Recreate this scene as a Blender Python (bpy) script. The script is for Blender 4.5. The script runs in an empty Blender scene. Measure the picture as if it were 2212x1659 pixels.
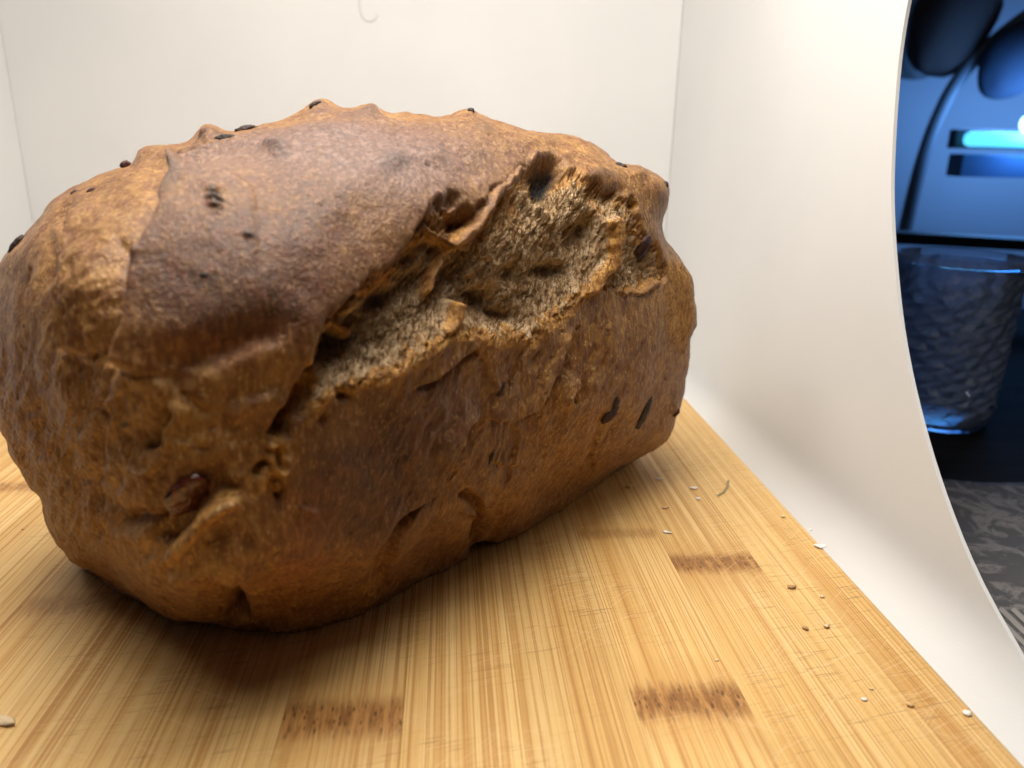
import bpy, math, random
import numpy as np
from mathutils import Vector, Matrix

# ------------------------------------------------------------------ camera
CM = 0.01
W, H, F, CX, CY = 2212., 1659., 1662., 1106., 829.5      # survey frame the photo was measured in
PITCH, ROLL, CH = math.radians(17.5), math.radians(1.2), 13.0
fwd = np.array([0, math.cos(PITCH), -math.sin(PITCH)])
_r = np.array([1., 0, 0]); _u = np.cross(_r, fwd)
RT = math.cos(ROLL)*_r + math.sin(ROLL)*_u
UP = -math.sin(ROLL)*_r + math.cos(ROLL)*_u
EYE = np.array([0, 0, CH])

scene = bpy.context.scene
COL = scene.collection
cam_d = bpy.data.cameras.new('camera')
cam = bpy.data.objects.new('camera', cam_d); COL.objects.link(cam)
M = Matrix(((RT[0], UP[0], -fwd[0], 0), (RT[1], UP[1], -fwd[1], 0), (RT[2], UP[2], -fwd[2], CH*CM), (0, 0, 0, 1)))
cam.matrix_world = M
cam_d.sensor_fit = 'HORIZONTAL'; cam_d.sensor_width = 34.6; cam_d.lens = 26.0
cam_d.clip_start = 0.01; cam_d.clip_end = 50
cam_d.dof.use_dof = True; cam_d.dof.focus_distance = 0.235; cam_d.dof.aperture_fstop = 12.0
scene.camera = cam

# ------------------------------------------------------------------ world, lamps, exposure
world = bpy.data.worlds.new('World'); scene.world = world; world.use_nodes = True
bg = world.node_tree.nodes['Background']
bg.inputs[0].default_value = (0.6, 0.62, 0.75, 1); bg.inputs[1].default_value = 0.035
scene.view_settings.view_transform = 'Standard'; scene.view_settings.look = 'None'
scene.view_settings.exposure = 0.0; scene.view_settings.gamma = 1.0

def area(name, loc, target, sx, sy, power, color, spread=180):
    l = bpy.data.lights.new(name, 'AREA'); l.shape = 'RECTANGLE'; l.size = sx*CM; l.size_y = sy*CM
    l.energy = power; l.color = color; l.spread = math.radians(spread)
    o = bpy.data.objects.new(name, l); COL.objects.link(o)
    o.location = [c*CM for c in loc]
    d = Vector([t-c for t, c in zip(target, loc)])
    o.rotation_euler = d.to_track_quat('-Z', 'Y').to_euler()
    return o
BOX_TOP = 38.0
area('led_or_fill_lamp', (-5, 22.5, BOX_TOP-0.9), (-5, 23, 0), 28, 13, 1.80, (1.0, 0.95, 0.89))
area('led_or_fill_lamp', (-6, 7, BOX_TOP-0.9), (-6, 20, 0), 26, 4, 0.38, (1.0, 0.95, 0.89))  # added front fill for the near board and loaf face
area('wall_fill_lamp', (66, 90, 16), (58, 112, 14), 26, 5, 1.0, (0.16, 0.42, 1.0))  # added blue fill aimed at the room wall; no screen stands there
area('bar_lamp', (60, 86, 17), (30, 40, 4), 24, 1.4, 0.5, (0.16, 0.42, 1.0))

# ------------------------------------------------------------------ helpers
def ray(px, py):
    return fwd + RT*((px-CX)/F) - UP*((py-CY)/F)
def ground(px, py, z=0.0):
    d = ray(px, py); t = (z-CH)/d[2]; return EYE + d*t
def at_y(px, py, y):
    d = ray(px, py); return EYE + d*(y/d[1])
def proj(P):
    d = P - EYE; z = d @ fwd
    return CX + F*(d @ RT)/z, CY - F*(d @ UP)/z

def mesh_obj(name, V, Fc, mat=None, parent=None, smooth=False):
    me = bpy.data.meshes.new(name)
    me.from_pydata([tuple(np.asarray(v)*CM) for v in V], [], Fc); me.update()
    if smooth: me.polygons.foreach_set('use_smooth', [True]*len(me.polygons))
    if mat: me.materials.append(mat)
    o = bpy.data.objects.new(name, me); COL.objects.link(o)
    if parent: o.parent = parent
    return o
def empty(name, loc=(0, 0, 0)):
    o = bpy.data.objects.new(name, None); COL.objects.link(o); o.location = [c*CM for c in loc]
    o.empty_display_size = 0.02; return o
def tag(o, label=None, cat=None, group=None, kind=None):
    if label: o['label'] = label
    if cat: o['category'] = cat
    if group: o['group'] = group
    if kind: o['kind'] = kind
    return o

# 3-D gradient noise in numpy
def _hash(ix, iy, iz, seed):
    h = (ix.astype(np.uint32)*np.uint32(374761393) + iy.astype(np.uint32)*np.uint32(668265263)
         + iz.astype(np.uint32)*np.uint32(2147483647) + np.uint32(seed*1013904223 & 0xffffffff))
    h = (h ^ (h >> np.uint32(13)))*np.uint32(1274126177)
    return h ^ (h >> np.uint32(16))
_G = np.random.default_rng(5).normal(size=(256, 3)).astype(np.float32)
_G /= np.linalg.norm(_G, axis=1, keepdims=True)
def noise(P, scale=1.0, seed=0):
    Q = (np.asarray(P, np.float32)*np.float32(scale) + np.float32(1000+seed*7.31))
    I = np.floor(Q).astype(np.int64); f = Q - I
    u = f*f*f*(f*(f*6-15)+10)
    out = np.zeros(len(Q), np.float32)
    for dx in (0, 1):
        wx = u[:, 0] if dx else 1-u[:, 0]
        for dy in (0, 1):
            wy = u[:, 1] if dy else 1-u[:, 1]
            for dz in (0, 1):
                wz = u[:, 2] if dz else 1-u[:, 2]
                g = _G[_hash(I[:, 0]+dx, I[:, 1]+dy, I[:, 2]+dz, seed) & np.uint32(255)]
                out += wx*wy*wz*(g[:, 0]*(f[:, 0]-dx)+g[:, 1]*(f[:, 1]-dy)+g[:, 2]*(f[:, 2]-dz))
    return out*1.6
def fbm(P, scale, octv=4, seed=0, gain=.5, ridged=False):
    s = 0; a = 1.0; t = 0
    for k in range(octv):
        n = noise(P, scale*2**k, seed+k)
        if ridged: n = 1-2*np.abs(n)*1.3
        s = s + a*n; t += a; a *= gain
    return s/t
def sstep(a, b, x):
    t = np.clip((x-a)/(b-a), 0, 1); return t*t*(3-2*t)

# node material helper
class Mat:
    def __init__(s, name):
        s.m = bpy.data.materials.new(name); s.m.use_nodes = True
        s.nt = s.m.node_tree; s.b = s.nt.nodes['Principled BSDF']; s.out = s.nt.nodes['Material Output']
    def n(s, t, **kw):
        nd = s.nt.nodes.new(t)
        for k, v in kw.items(): setattr(nd, k, v)
        return nd
    def l(s, a, b): s.nt.links.new(a, b)
    def _in(s, sock, v):
        if hasattr(v, 'node') or isinstance(v, bpy.types.NodeSocket): s.l(v, sock)
        else: sock.default_value = v
    def math(s, op, a, b=0.0, c=None, clamp=False):
        nd = s.n('ShaderNodeMath', operation=op, use_clamp=clamp)
        s._in(nd.inputs[0], a); s._in(nd.inputs[1], b)
        if c is not None: s._in(nd.inputs[2], c)
        return nd.outputs[0]
    def mapr(s, v, a, b, c=0.0, d=1.0, smooth=True):
        nd = s.n('ShaderNodeMapRange', interpolation_type='SMOOTHSTEP' if smooth else 'LINEAR')
        s._in(nd.inputs[0], v)
        for i, q in enumerate((a, b, c, d)): nd.inputs[1+i].default_value = q
        return nd.outputs[0]
    def mix(s, f, a, b, mode='MIX'):
        nd = s.n('ShaderNodeMix', data_type='RGBA', blend_type=mode)
        s._in(nd.inputs[0], f)
        s._in(nd.inputs[6], a if not isinstance(a, tuple) else (*a, 1)[:4]); s._in(nd.inputs[7], b if not isinstance(b, tuple) else (*b, 1)[:4])
        return nd.outputs[2]
    def mapping(s, vec, scale=(1, 1, 1), rot=(0, 0, 0), loc=(0, 0, 0)):
        nd = s.n('ShaderNodeMapping'); s.l(vec, nd.inputs[0])
        nd.inputs[1].default_value = loc; nd.inputs[2].default_value = rot; nd.inputs[3].default_value = scale
        return nd.outputs[0]
    def noise(s, vec, scale, detail=3, rough=.55, dist=0.0):
        nd = s.n('ShaderNodeTexNoise'); s.l(vec, nd.inputs['Vector'])
        nd.inputs['Scale'].default_value = scale; nd.inputs['Detail'].default_value = detail
        nd.inputs['Roughness'].default_value = rough; nd.inputs['Distortion'].default_value = dist
        return nd.outputs[0]
    def attr(s, name, typ='GEOMETRY'):
        return s.n('ShaderNodeAttribute', attribute_name=name, attribute_type=typ)
    def bump(s, h, strength=.5, dist=.001, nrm=None):
        nd = s.n('ShaderNodeBump'); s._in(nd.inputs['Height'], h)
        nd.inputs['Strength'].default_value = strength; nd.inputs['Distance'].default_value = dist
        if nrm is not None: s.l(nrm, nd.inputs['Normal'])
        return nd.outputs[0]
    def set(s, **kw):
        for k, v in kw.items():
            s._in(s.b.inputs[k.replace('_', ' ')], v if not (isinstance(v, tuple) and len(v) == 3) else (*v, 1))
        return s
    def obj(s): return s.n('ShaderNodeTexCoord').outputs['Object']

# ------------------------------------------------------------------ materials
def mat_simple(name, col, rough=.6, **kw):
    m = Mat(name); m.set(Base_Color=col, Roughness=rough, **kw); return m.m

def mat_panel():
    m = Mat('white_panel'); v = m.obj()
    n = m.noise(v, 1500, 2); n2 = m.noise(v, 9, 3)
    m.set(Base_Color=m.mix(m.mapr(n2, .3, .7), (.66, .668, .665), (.70, .706, .70)), Roughness=.62,
          Normal=m.bump(n, .12, .0003))
    m.b.inputs['Specular IOR Level'].default_value = .3
    return m.m

def mat_bamboo():
    m = Mat('bamboo'); v = m.obj()
    rnd = m.n('ShaderNodeObjectInfo').outputs['Random']
    off = m.n('ShaderNodeCombineXYZ'); m.l(m.math('MULTIPLY', rnd, 37.), off.inputs[0]); m.l(m.math('MULTIPLY', rnd, 11.), off.inputs[1])
    add = m.n('ShaderNodeVectorMath', operation='ADD'); m.l(v, add.inputs[0]); m.l(off.outputs[0], add.inputs[1])
    v = add.outputs[0]
    sx = m.n('ShaderNodeSeparateXYZ'); m.l(m.obj(), sx.inputs[0])
    fine = m.noise(m.mapping(v, (2100, 4, 60)), 1, 3, .6)
    mid = m.noise(m.mapping(v, (330, 2.2, 60)), 1, 2, .5)
    fib = m.noise(m.mapping(v, (2600, 60, 60)), 1, 2, .6)
    broad = m.noise(m.mapping(v, (60, 4, 20)), 1, 2)
    tone = m.attr('tone', 'OBJECT').outputs['Fac']
    base = m.mix(m.mapr(broad, .3, .7), (.80, .555, .235), (.71, .445, .155))
    base = m.mix(m.math('MULTIPLY', m.mapr(mid, .45, .68), .7), base, (.56, .29, .08))
    line = m.math('MULTIPLY', m.mapr(fine, .53, .58), .75)
    base = m.mix(line, base, (.46, .22, .06))
    pale = m.math('MULTIPLY', m.mapr(fine, .44, .32), .55)
    base = m.mix(pale, base, (.86, .64, .33))
    base = m.mix(m.math('MULTIPLY', m.mapr(fib, .5, .7), .22), base, (.30, .14, .035))
    base = m.mix(1.0, base, m.mix(tone, (.80, .76, .70), (1.0, 1.0, 1.0)), 'MULTIPLY')
    # node (growth ring) band
    edge = m.noise(m.mapping(v, (700, 90, 1)), 1, 4, .65)
    streak = m.noise(m.mapping(v, (1300, 30, 1)), 1, 3, .7)
    speck = m.n('ShaderNodeTexVoronoi'); m.l(m.mapping(v, (900, 300, 1)), speck.inputs['Vector']); speck.inputs['Scale'].default_value = 1
    sp = m.mapr(speck.outputs['Distance'], .36, .16)
    for c in 'ab':
        ny = m.attr('node_y'+c, 'OBJECT').outputs['Fac']; nw = m.attr('node_w'+c, 'OBJECT').outputs['Fac']; na = m.attr('node_a'+c, 'OBJECT').outputs['Fac']
        dy = m.math('SUBTRACT', sx.outputs[1], ny)
        dy = m.math('ADD', dy, m.math('MULTIPLY', m.math('SUBTRACT', streak, .5), .013))
        ady = m.math('DIVIDE', m.math('ABSOLUTE', dy), nw)
        inside = m.math('MULTIPLY', m.mapr(ady, 1.35, .35), m.mapr(edge, .2, .5, .70, 1.0))
        halo = m.math('MULTIPLY', m.mapr(ady, 3.4, .9), m.math('MULTIPLY', na, .45))
        base = m.mix(halo, base, (.50, .26, .075))
        nb = m.mix(m.mapr(edge, .38, .62), (.22, .088, .022), (.46, .23, .07))
        nb = m.mix(m.math('MULTIPLY', sp, .8), nb, (.075, .026, .010))
        base = m.mix(m.math('MULTIPLY', inside, na), base, nb)
    # knife scratches in several directions
    scr = None
    for k, (rz, sc, th) in enumerate(((1.05, 46, .665), (0.72, 60, .66), (-1.2, 55, .68), (1.35, 75, .665))):
        q = m.noise(m.mapping(m.mapping(m.n('ShaderNodeNewGeometry').outputs['Position'], (1, 1, 1), (0, 0, rz)), (sc*24, sc*.45, 1), (0, 0, 0), (k*3.1, k*1.7, 0)), 1, 1, .5)
        s_ = m.mapr(q, th, th+.03)
        scr = s_ if scr is None else m.math('MAXIMUM', scr, s_)
    region = m.mapr(m.noise(m.n('ShaderNodeNewGeometry').outputs['Position'], 14, 2), .38, .6)
    scr = m.math('MULTIPLY', scr, region)
    base = m.mix(m.math('MULTIPLY', scr, .32), base, (.80, .58, .32))
    # dark worn scratches
    q = m.noise(m.mapping(m.mapping(m.n('ShaderNodeNewGeometry').outputs['Position'], (1, 1, 1), (0, 0, 1.3)), (1500, 60, 1), (0, 0, 0), (9, 4, 0)), 1, 2, .6)
    base = m.mix(m.math('MULTIPLY', m.math('MULTIPLY', m.mapr(q, .62, .66), region), .6), base, (.26, .13, .04))
    stain = m.mapr(m.noise(m.n('ShaderNodeNewGeometry').outputs['Position'], 22, 4, .6), .60, .78)
    base = m.mix(m.math('MULTIPLY', stain, .35), base, (.36, .20, .07))
    bmp = m.bump(m.math('SUBTRACT', m.math('MULTIPLY', fine, -1), m.math('MULTIPLY', scr, .8)), .35, .00025)
    m.set(Base_Color=base, Roughness=m.mapr(fine, .3, .7, .38, .58), Normal=bmp)
    m.b.inputs['Specular IOR Level'].default_value = .35
    return m.m

def mat_bread():
    m = Mat('bread'); v = m.obj()
    cr = m.attr('crumb').outputs['Fac']; bk = m.attr('bake').outputs['Fac']; ch = m.attr('char').outputs['Fac']
    fl = m.attr('flow').outputs['Vector']
    n1 = m.noise(v, 60, 4, .6); n2 = m.noise(v, 260, 4, .65); n3 = m.noise(v, 1300, 3, .65); n0 = m.noise(v, 22, 3, .5)
    st = m.noise(m.mapping(fl, (1.0, .36, 1.0)), 900, 4, .65, .4)
    st2 = m.noise(m.mapping(fl, (1.0, .30, 1.0)), 300, 3, .6, .5)
    gold = m.mix(m.mapr(n1, .32, .68), (.33, .165, .040), (.215, .094, .021))
    gold = m.mix(m.mapr(n2, .42, .64), gold, (.18, .066, .015))
    dark = m.mix(m.mapr(n1, .3, .7), (.092, .031, .012), (.044, .014, .006))
    dark = m.mix(m.mapr(n2, .45, .68), dark, (.135, .048, .020))
    bkk = m.math('ADD', bk, m.math('ADD', m.math('MULTIPLY', m.math('SUBTRACT', n2, .5), .6), m.math('MULTIPLY', m.math('SUBTRACT', n0, .5), .7)), clamp=True)
    crust = m.mix(bkk, gold, dark)
    crust = m.mix(m.math('MULTIPLY', m.mapr(st2, .50, .66), .40), crust, m.mix(bkk, (.46, .235, .072), (.17, .070, .030)))
    crust = m.mix(m.math('MULTIPLY', m.mapr(st, .52, .66), .55), crust, m.mix(bkk, (.56, .33, .12), (.24, .115, .050)))
    crust = m.mix(m.math('MULTIPLY', m.mapr(st, .46, .36), .45), crust, m.mix(bkk, (.12, .042, .010), (.028, .010, .006)))
    spk = m.n('ShaderNodeTexVoronoi'); m.l(m.mapping(fl, (1, .6, 1)), spk.inputs['Vector']); spk.inputs['Scale'].default_value = 900
    sp = m.math('MULTIPLY', m.mapr(spk.outputs['Distance'], .36, .16), m.mapr(m.noise(v, 420, 2), .50, .60))
    crust = m.mix(m.math('MULTIPLY', sp, .55), crust, m.mix(bkk, (.62, .39, .15), (.30, .14, .06)))
    crumb = m.mix(m.mapr(n2, .35, .65), (.58, .43, .26), (.42, .28, .145))
    crumb = m.mix(m.mapr(st, .48, .66), crumb, (.22, .12, .05))
    crumb = m.mix(m.math('MULTIPLY', m.mapr(n1, .54, .68), .8), crumb, (.42, .20, .05))
    rd_ = m.attr('red').outputs['Fac']
    crust = m.mix(m.math('MULTIPLY', rd_, .6), crust, m.mix(m.mapr(st, .4, .62), (.15, .034, .006), (.30, .09, .018)))
    crust = m.mix(m.math('MULTIPLY', m.attr('haze_tint').outputs['Fac'], m.mapr(n2, .3, .7, .45, .75)), crust, m.mix(m.mapr(st, .4, .62), (.150, .090, .070), (.30, .195, .155)))
    rim = m.mix(m.mapr(st, .4, .62), (.52, .27, .065), (.24, .10, .022))
    crm = m.math('ADD', cr, m.math('MULTIPLY', m.math('SUBTRACT', st2, .5), .7), clamp=True)
    c = m.mix(m.mapr(crm, .12, .42), crust, rim)
    c = m.mix(m.mapr(crm, .42, .80), c, crumb)
    c = m.mix(ch, c, m.mix(m.mapr(n3, .4, .6), (.016, .014, .013), (.05, .045, .042)))
    h = m.math('ADD', m.math('MULTIPLY', st, 1.1), m.math('ADD', m.math('MULTIPLY', n2, .35), m.math('MULTIPLY', n3, .7)))
    h = m.math('ADD', h, m.math('ADD', m.math('MULTIPLY', sp, .25), m.math('MULTIPLY', st2, .5)))
    rough = m.mapr(m.math('ADD', m.math('MULTIPLY', n3, .4), m.math('MULTIPLY', crm, .5)), .1, .6, .44, .9)
    m.set(Base_Color=c, Roughness=rough, Normal=m.bump(h, .62, .0006))
    m.b.inputs['Specular IOR Level'].default_value = .40
    m.l(m.math('ADD', m.math('MULTIPLY', bk, .18), .02), m.b.inputs['Sheen Weight']); m.b.inputs['Sheen Tint'].default_value = (.95, .9, 1, 1); m.b.inputs['Sheen Roughness'].default_value = .4
    return m.m

def mat_fibre():
    m = Mat('crumb_fibre'); v = m.obj()
    n = m.noise(v, 300, 3); r = m.attr('hue').outputs['Fac']
    c = m.mix(r, (.44, .31, .17), (.36, .18, .045)); c = m.mix(m.mapr(n, .45, .7), c, (.25, .14, .055))
    m.set(Base_Color=c, Roughness=.8)
    m.b.inputs['Specular IOR Level'].default_value = .2
    return m.m

def mat_raisin():
    m = Mat('raisin'); v = m.obj(); n = m.noise(v, 500, 4, .6, .6); t = m.attr('tone', 'OBJECT').outputs['Fac']
    c = m.mix(t, (.022, .014, .011), (.10, .022, .018)); c = m.mix(m.mapr(n, .5, .75), c, (.085, .06, .05))
    m.set(Base_Color=c, Roughness=m.mapr(n, .3, .7, .5, .85), Normal=m.bump(n, .8, .0012)); return m.m

PANEL, BAMBOO, BREAD, FIBRE, RAISIN = mat_panel(), mat_bamboo(), mat_bread(), mat_fibre(), mat_raisin()

# ------------------------------------------------------------------ setting: table
def box(name, x0, x1, y0, y1, z0, z1, mat, parent=None, bev=0.0):
    b = bev
    prof = [(-b if b else 0, 0)]
    V = []; 
    def ringz(z, i): return [(x0+i, y0+i, z), (x1-i, y0+i, z), (x1-i, y1-i, z), (x0+i, y1-i, z)]
    lev = [(z0, 0), (z1-b, 0), (z1-b*.3, b*.3), (z1, b)] if b else [(z0, 0), (z1, 0)]
    for z, i in lev: V += ringz(z, i)
    Fc = [(3, 2, 1, 0)]
    for k in range(len(lev)-1):
        for j in range(4):
            a = k*4+j; c = k*4+(j+1) % 4; Fc.append((a, c, c+4, a+4))
    n = len(V); Fc.append((n-4, n-3, n-2, n-1))
    return mesh_obj(name, V, Fc, mat, parent)

m = Mat('dark_table'); v = m.obj()
m.set(Base_Color=m.mix(m.mapr(m.noise(m.mapping(v, (8, 60, 8)), 1, 3), .3, .7), (.010, .010, .011), (.022, .020, .020)), Roughness=.85)
m.b.inputs['Specular IOR Level'].default_value = .08
TZ = -2.35
tbl = box('table_top', -70, 120, -30, 78, TZ-2.5, TZ, m.m)
tag(tbl, 'dark table surface running back beyond the white light box', kind='structure')
m = Mat('room_wall'); v = m.obj()
m.set(Base_Color=m.mix(m.mapr(m.noise(v, 2.5, 2), .3, .7), (.26, .28, .32), (.36, .38, .42)), Roughness=.7)
wl = box('room_wall', -250, 300, 112, 116, -80, 180, m.m); tag(wl, kind='structure')
fl = box('floor', -250, 300, -100, 112, -84, -80, mat_simple('dark_floor', (.03, .03, .035))); tag(fl, kind='structure')

# ------------------------------------------------------------------ light box
lb = empty('light_box', (-10, 40, TZ))
tag(lb, 'white plastic photo light box with bowed side panel standing behind the bread', 'light box')
lb_off = np.array([-10, 40, TZ])
def lbp(name, V, Fc, smooth=False, mat=PANEL):
    return mesh_obj(name, [np.asarray(v)-lb_off for v in V], Fc, mat, lb, smooth)
BY = 50.0                                  # back wall
cr_ = at_y(1462, 180, BY); cl_ = at_y(22, 180, BY)
XR, XL = cr_[0], cl_[0]
BZ = TZ+.05
# back panel, 0.3 thick
V = [(XL, BY, BZ), (XR, BY, BZ), (XR, BY, BOX_TOP), (XL, BY, BOX_TOP), (XL, BY+.3, BZ), (XR, BY+.3, BZ), (XR, BY+.3, BOX_TOP), (XL, BY+.3, BOX_TOP)]
lbp('back_panel', V, [(0, 1, 2, 3), (5, 4, 7, 6), (3, 2, 6, 7), (0, 4, 5, 1), (1, 5, 6, 2), (0, 3, 7, 4)])
# right side panel: a sheet hinged on the back corner, front edge bowed
KX = .141
def side_x(y, z):
    h = min(max(z-BZ-.3, 0), 2.2)/2.2
    return XR+.02 + (BY-y)*KX - 2.2*(1-math.sqrt(1-(1-h)**2))*min(1, (BY-y)/4+.2) + .35*math.sin(math.pi*min(max((z-BZ)/(BOX_TOP-BZ), 0), 1))*math.sin(math.pi*min(max((BY-y)/32, 0), 1))
edge_px = [(1960, -0), (1940, 130), (1929, 280), (1924, 400), (1926, 480), (1931, 560), (1945, 700), (1969, 830), (2008, 980), (2052, 1110), (2090, 1205), (2150, 1332), (2212, 1440), (2290, 1570)]
edge = []
for px, py in edge_px:
    lo, hi = 5.0, 45.0
    for _ in range(40):
        y = (lo+hi)/2; P = at_y(px, py, y)
        if P[0] < side_x(y, P[2]): lo = y
        else: hi = y
    edge.append((P[1], P[2]))
zs = [e[1] for e in edge][::-1]; ys = [e[0] for e in edge][::-1]
print('side edge', [(round(a, 1), round(b, 1)) for a, b in edge])
NZ, NY = 90, 24
zz = np.linspace(BZ, BOX_TOP, NZ); ye = np.interp(zz, zs, ys)
# beyond the photographed part the edge mirrors back
zt, yt = zs[-1], ys[-1]
for i, z in enumerate(zz):
    if z > zt: ye[i] = yt - (z-zt)*.22 - .02*(z-zt)**2
    if z < zs[0]: ye[i] = ys[0] - (zs[0]-z)*1.0
for _ in range(3): ye[1:-1] = (ye[:-2]+ye[1:-1]*2+ye[2:])/4
def side_panel(mirror):
    V = []; Fc = []
    th = .12
    for s in (0, 1):
        for i in range(NZ):
            for j in range(NY+1):
                y = ye[i] + (BY-ye[i])*j/NY; x = side_x(y, zz[i])
                if mirror: x = XL - (x-XR)*.75 - (th if s else 0)
                else: x = x + (th if s else 0)
                V.append((x, y, zz[i]))
    n = NZ*(NY+1)
    for i in range(NZ-1):
        for j in range(NY):
            a = i*(NY+1)+j; Fc.append((a, a+1, a+NY+2, a+NY+1)); b = a+n; Fc.append((b, b+NY+1, b+NY+2, b+1))
        a = i*(NY+1); Fc.append((a, a+NY+1, a+NY+1+n, a+n))
    for j in range(NY):
        a = (NZ-1)*(NY+1)+j; Fc.append((a, a+1, a+1+n, a+n))
    o = lbp('side_panel', V, Fc, True)
    o.data.polygons.foreach_set('use_smooth', [k < 0 or (len(f) == 4 and k % 1 == 0) for k, f in enumerate(Fc)])
    return o
sp_r = side_panel(False); sp_l = side_panel(True)
for o in (sp_r, sp_l):
    mod = o.modifiers.new('edge', 'EDGE_SPLIT'); mod.split_angle = math.radians(40)
# small nicks on the cut edge of the right sheet
for px, py in ((1937, 148), (1969, 833)):
    lo, hi = 5.0, 45.0
    for _ in range(40):
        y = (lo+hi)/2; P = at_y(px, py, y)
        if P[0] < side_x(y, P[2]): lo = y
        else: hi = y
    q = np.array([side_x(P[1], P[2])+.05, P[1]-.0, P[2]]) - lb_off
    d = .045
    mesh_obj('edge_nick', [q+np.array(a)*d for a in ((-1, -.9, -.5), (1, -.8, -.4), (1, .8, -.5), (-1, .8, -.4), (-.8, -1.2, .5), (.8, -1, .6), (1, .9, .4), (-1, .8, .5))],
             [(0, 3, 2, 1), (4, 5, 6, 7), (0, 1, 5, 4), (1, 2, 6, 5), (2, 3, 7, 6), (3, 0, 4, 7)], PANEL, lb, True)
fx0, fx1 = XL-3.2, XR+4.4
fpoly = [(fx0, 4), (XR+(BY-4)*KX-2.0, 4), (XR-.4, BY-.01), (fx0, BY-.01)]
lbp('floor_panel', [(x, y, BZ) for x, y in fpoly]+[(x, y, BZ+.3) for x, y in fpoly], [(3, 2, 1, 0), (4, 5, 6, 7), (0, 1, 5, 4), (1, 2, 6, 5), (2, 3, 7, 6), (3, 0, 4, 7)])
o = box('top_panel', fx0-lb_off[0], fx1-lb_off[0], 4-lb_off[1], BY+.3-lb_off[1], BOX_TOP+.02-TZ, BOX_TOP+.32-TZ, PANEL, lb)
led = Mat('led'); led.set(Base_Color=(1, .95, .85), Emission_Color=(1, .9, .78)); led.b.inputs['Emission Strength'].default_value = 3
box('led_or_fill_strip', -6-13+10, -6+13+10, 22.5-6.5-40, 22.5+6.5-40, BOX_TOP-.55-TZ, BOX_TOP-TZ, led.m, lb)
box('led_or_fill_strip', -6-13+10, -6+13+10, 7-2-40, 7+2-40, BOX_TOP-.55-TZ, BOX_TOP-TZ, led.m, lb)  # unseen glowing strip added to go with the front fill
# faint hook-shaped raised mark near the top of the back wall
pts = [at_y(px, py, BY-.03) for px, py in ((779, -30), (777, 5), (779, 22), (784, 36), (792, 44), (802, 45), (810, 40), (815, 31))]
V = []; Fc = []
for i, p_ in enumerate(pts):
    t = pts[min(i+1, len(pts)-1)] - pts[max(i-1, 0)]; t /= np.linalg.norm(t); s = np.cross(t, (0, 1, 0))
    for w, dy in ((-.11, .02), (0, -.045), (.11, .02)): V.append(p_ + s*w + np.array([0, dy, 0]) - lb_off)
    if i:
        a = (i-1)*3; Fc += [(a, a+1, a+4, a+3), (a+1, a+2, a+5, a+4)]
mesh_obj('hook_mark', V, Fc, mat_simple('hook_mark_grey', (.62, .62, .61), .65), lb, True)

# ------------------------------------------------------------------ cutting board
BA = math.atan(.087)
board = empty('cutting_board', (0, 0, 0))
tag(board, 'bamboo cutting board of glued strips with dark growth rings under the bread', 'cutting board')
cr0 = ground(2212, 1640); cr1 = ground(1485, 860)
bd = cr1-cr0; bang = math.atan2(-bd[0], bd[1])
board.rotation_euler = (0, 0, bang)
ca, sa = math.cos(bang), math.sin(bang)
def to_board(P): return np.array([ca*P[0]+sa*P[1], -sa*P[0]+ca*P[1]])
ER = to_board(cr0)[0]; FAR = to_board(cr1)[1]
SW = 2.79; NS = 13; Y0, Y1 = 1.0, FAR
nodes = {}                                  # strip index from the right -> node (y, halfwidth, strength)
for px, py, hw, a in ((1480, 1515, .62, 1.0), (740, 1550, .66, 1.0), (1545, 1216, .62, .95), (1340, 1152, .35, .5), (150, 1305, .55, .55), (30, 1052, .40, .8), (1975, 1290, .0, 0)):
    if not a: continue
    q = to_board(ground(px, py)); nodes.setdefault(int((ER-q[0])//SW), []).append((q[1], hw, a))
print('nodes', nodes, 'ER', ER, 'FAR', FAR)
rng = random.Random(3)
tones = [.85, .75, .95, .35, .8, .55, .7, .45, .9, .6, .75, .5, .8]
NYS = 60
def strip_mesh():
    w = SW-.003; b = .010; y0, y1 = Y0-20, Y1-20
    prof = [(-w/2, -1.8), (-w/2, -b), (-w/2+b*.35, -b*.3), (-w/2+b, 0), (w/2-b, 0), (w/2-b*.35, -b*.3), (w/2, -b), (w/2, -1.8)]
    V = [(x, y, z) for y in (y0, y1) for x, z in prof]
    n = 8; Fc = [(i, (i+1) % n, n+(i+1) % n, n+i) for i in range(n)] + [tuple(range(n))[::-1], tuple(range(n, 2*n))]
    return V, Fc
def end_strip_mesh():
    w = SW-.003; b = .010; y0, y1 = Y0-20, Y1-20; R_ = .28
    prof = [(-w/2, -1.8), (-w/2, -b), (-w/2+b*.35, -b*.3), (-w/2+b, 0)] + [(w/2-R_+R_*math.sin(t), -R_+R_*math.cos(t)) for t in np.linspace(0, math.pi/2, 6)] + [(w/2, -1.8)]
    n = len(prof); V = [(x, y, z) for y in (y0, y1) for x, z in prof]
    Fc = [(i, (i+1) % n, n+(i+1) % n, n+i) for i in range(n)] + [tuple(range(n))[::-1], tuple(range(n, 2*n))]
    return V, Fc
V, Fc = strip_mesh(); first = mesh_obj('bamboo_strip', V, Fc, BAMBOO, board)
for k in range(NS):
    if k == 0: o = first
    elif k == NS-1 or k == 1:
        o = first.copy(); COL.objects.link(o)
    else: o = first.copy(); COL.objects.link(o)
    o.parent = board
    o.location = ((ER-SW*(k+.5))*CM, 20*CM, rng.uniform(-.008, 0)*CM)
    nl = nodes.get(k, []) + [(-50, .5, .0)]*2
    for c, (ny, hw, a) in zip('ab', nl): o['node_y'+c] = (ny-20)*CM; o['node_w'+c] = hw*CM; o['node_a'+c] = float(a)
    o['tone'] = tones[k]
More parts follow.
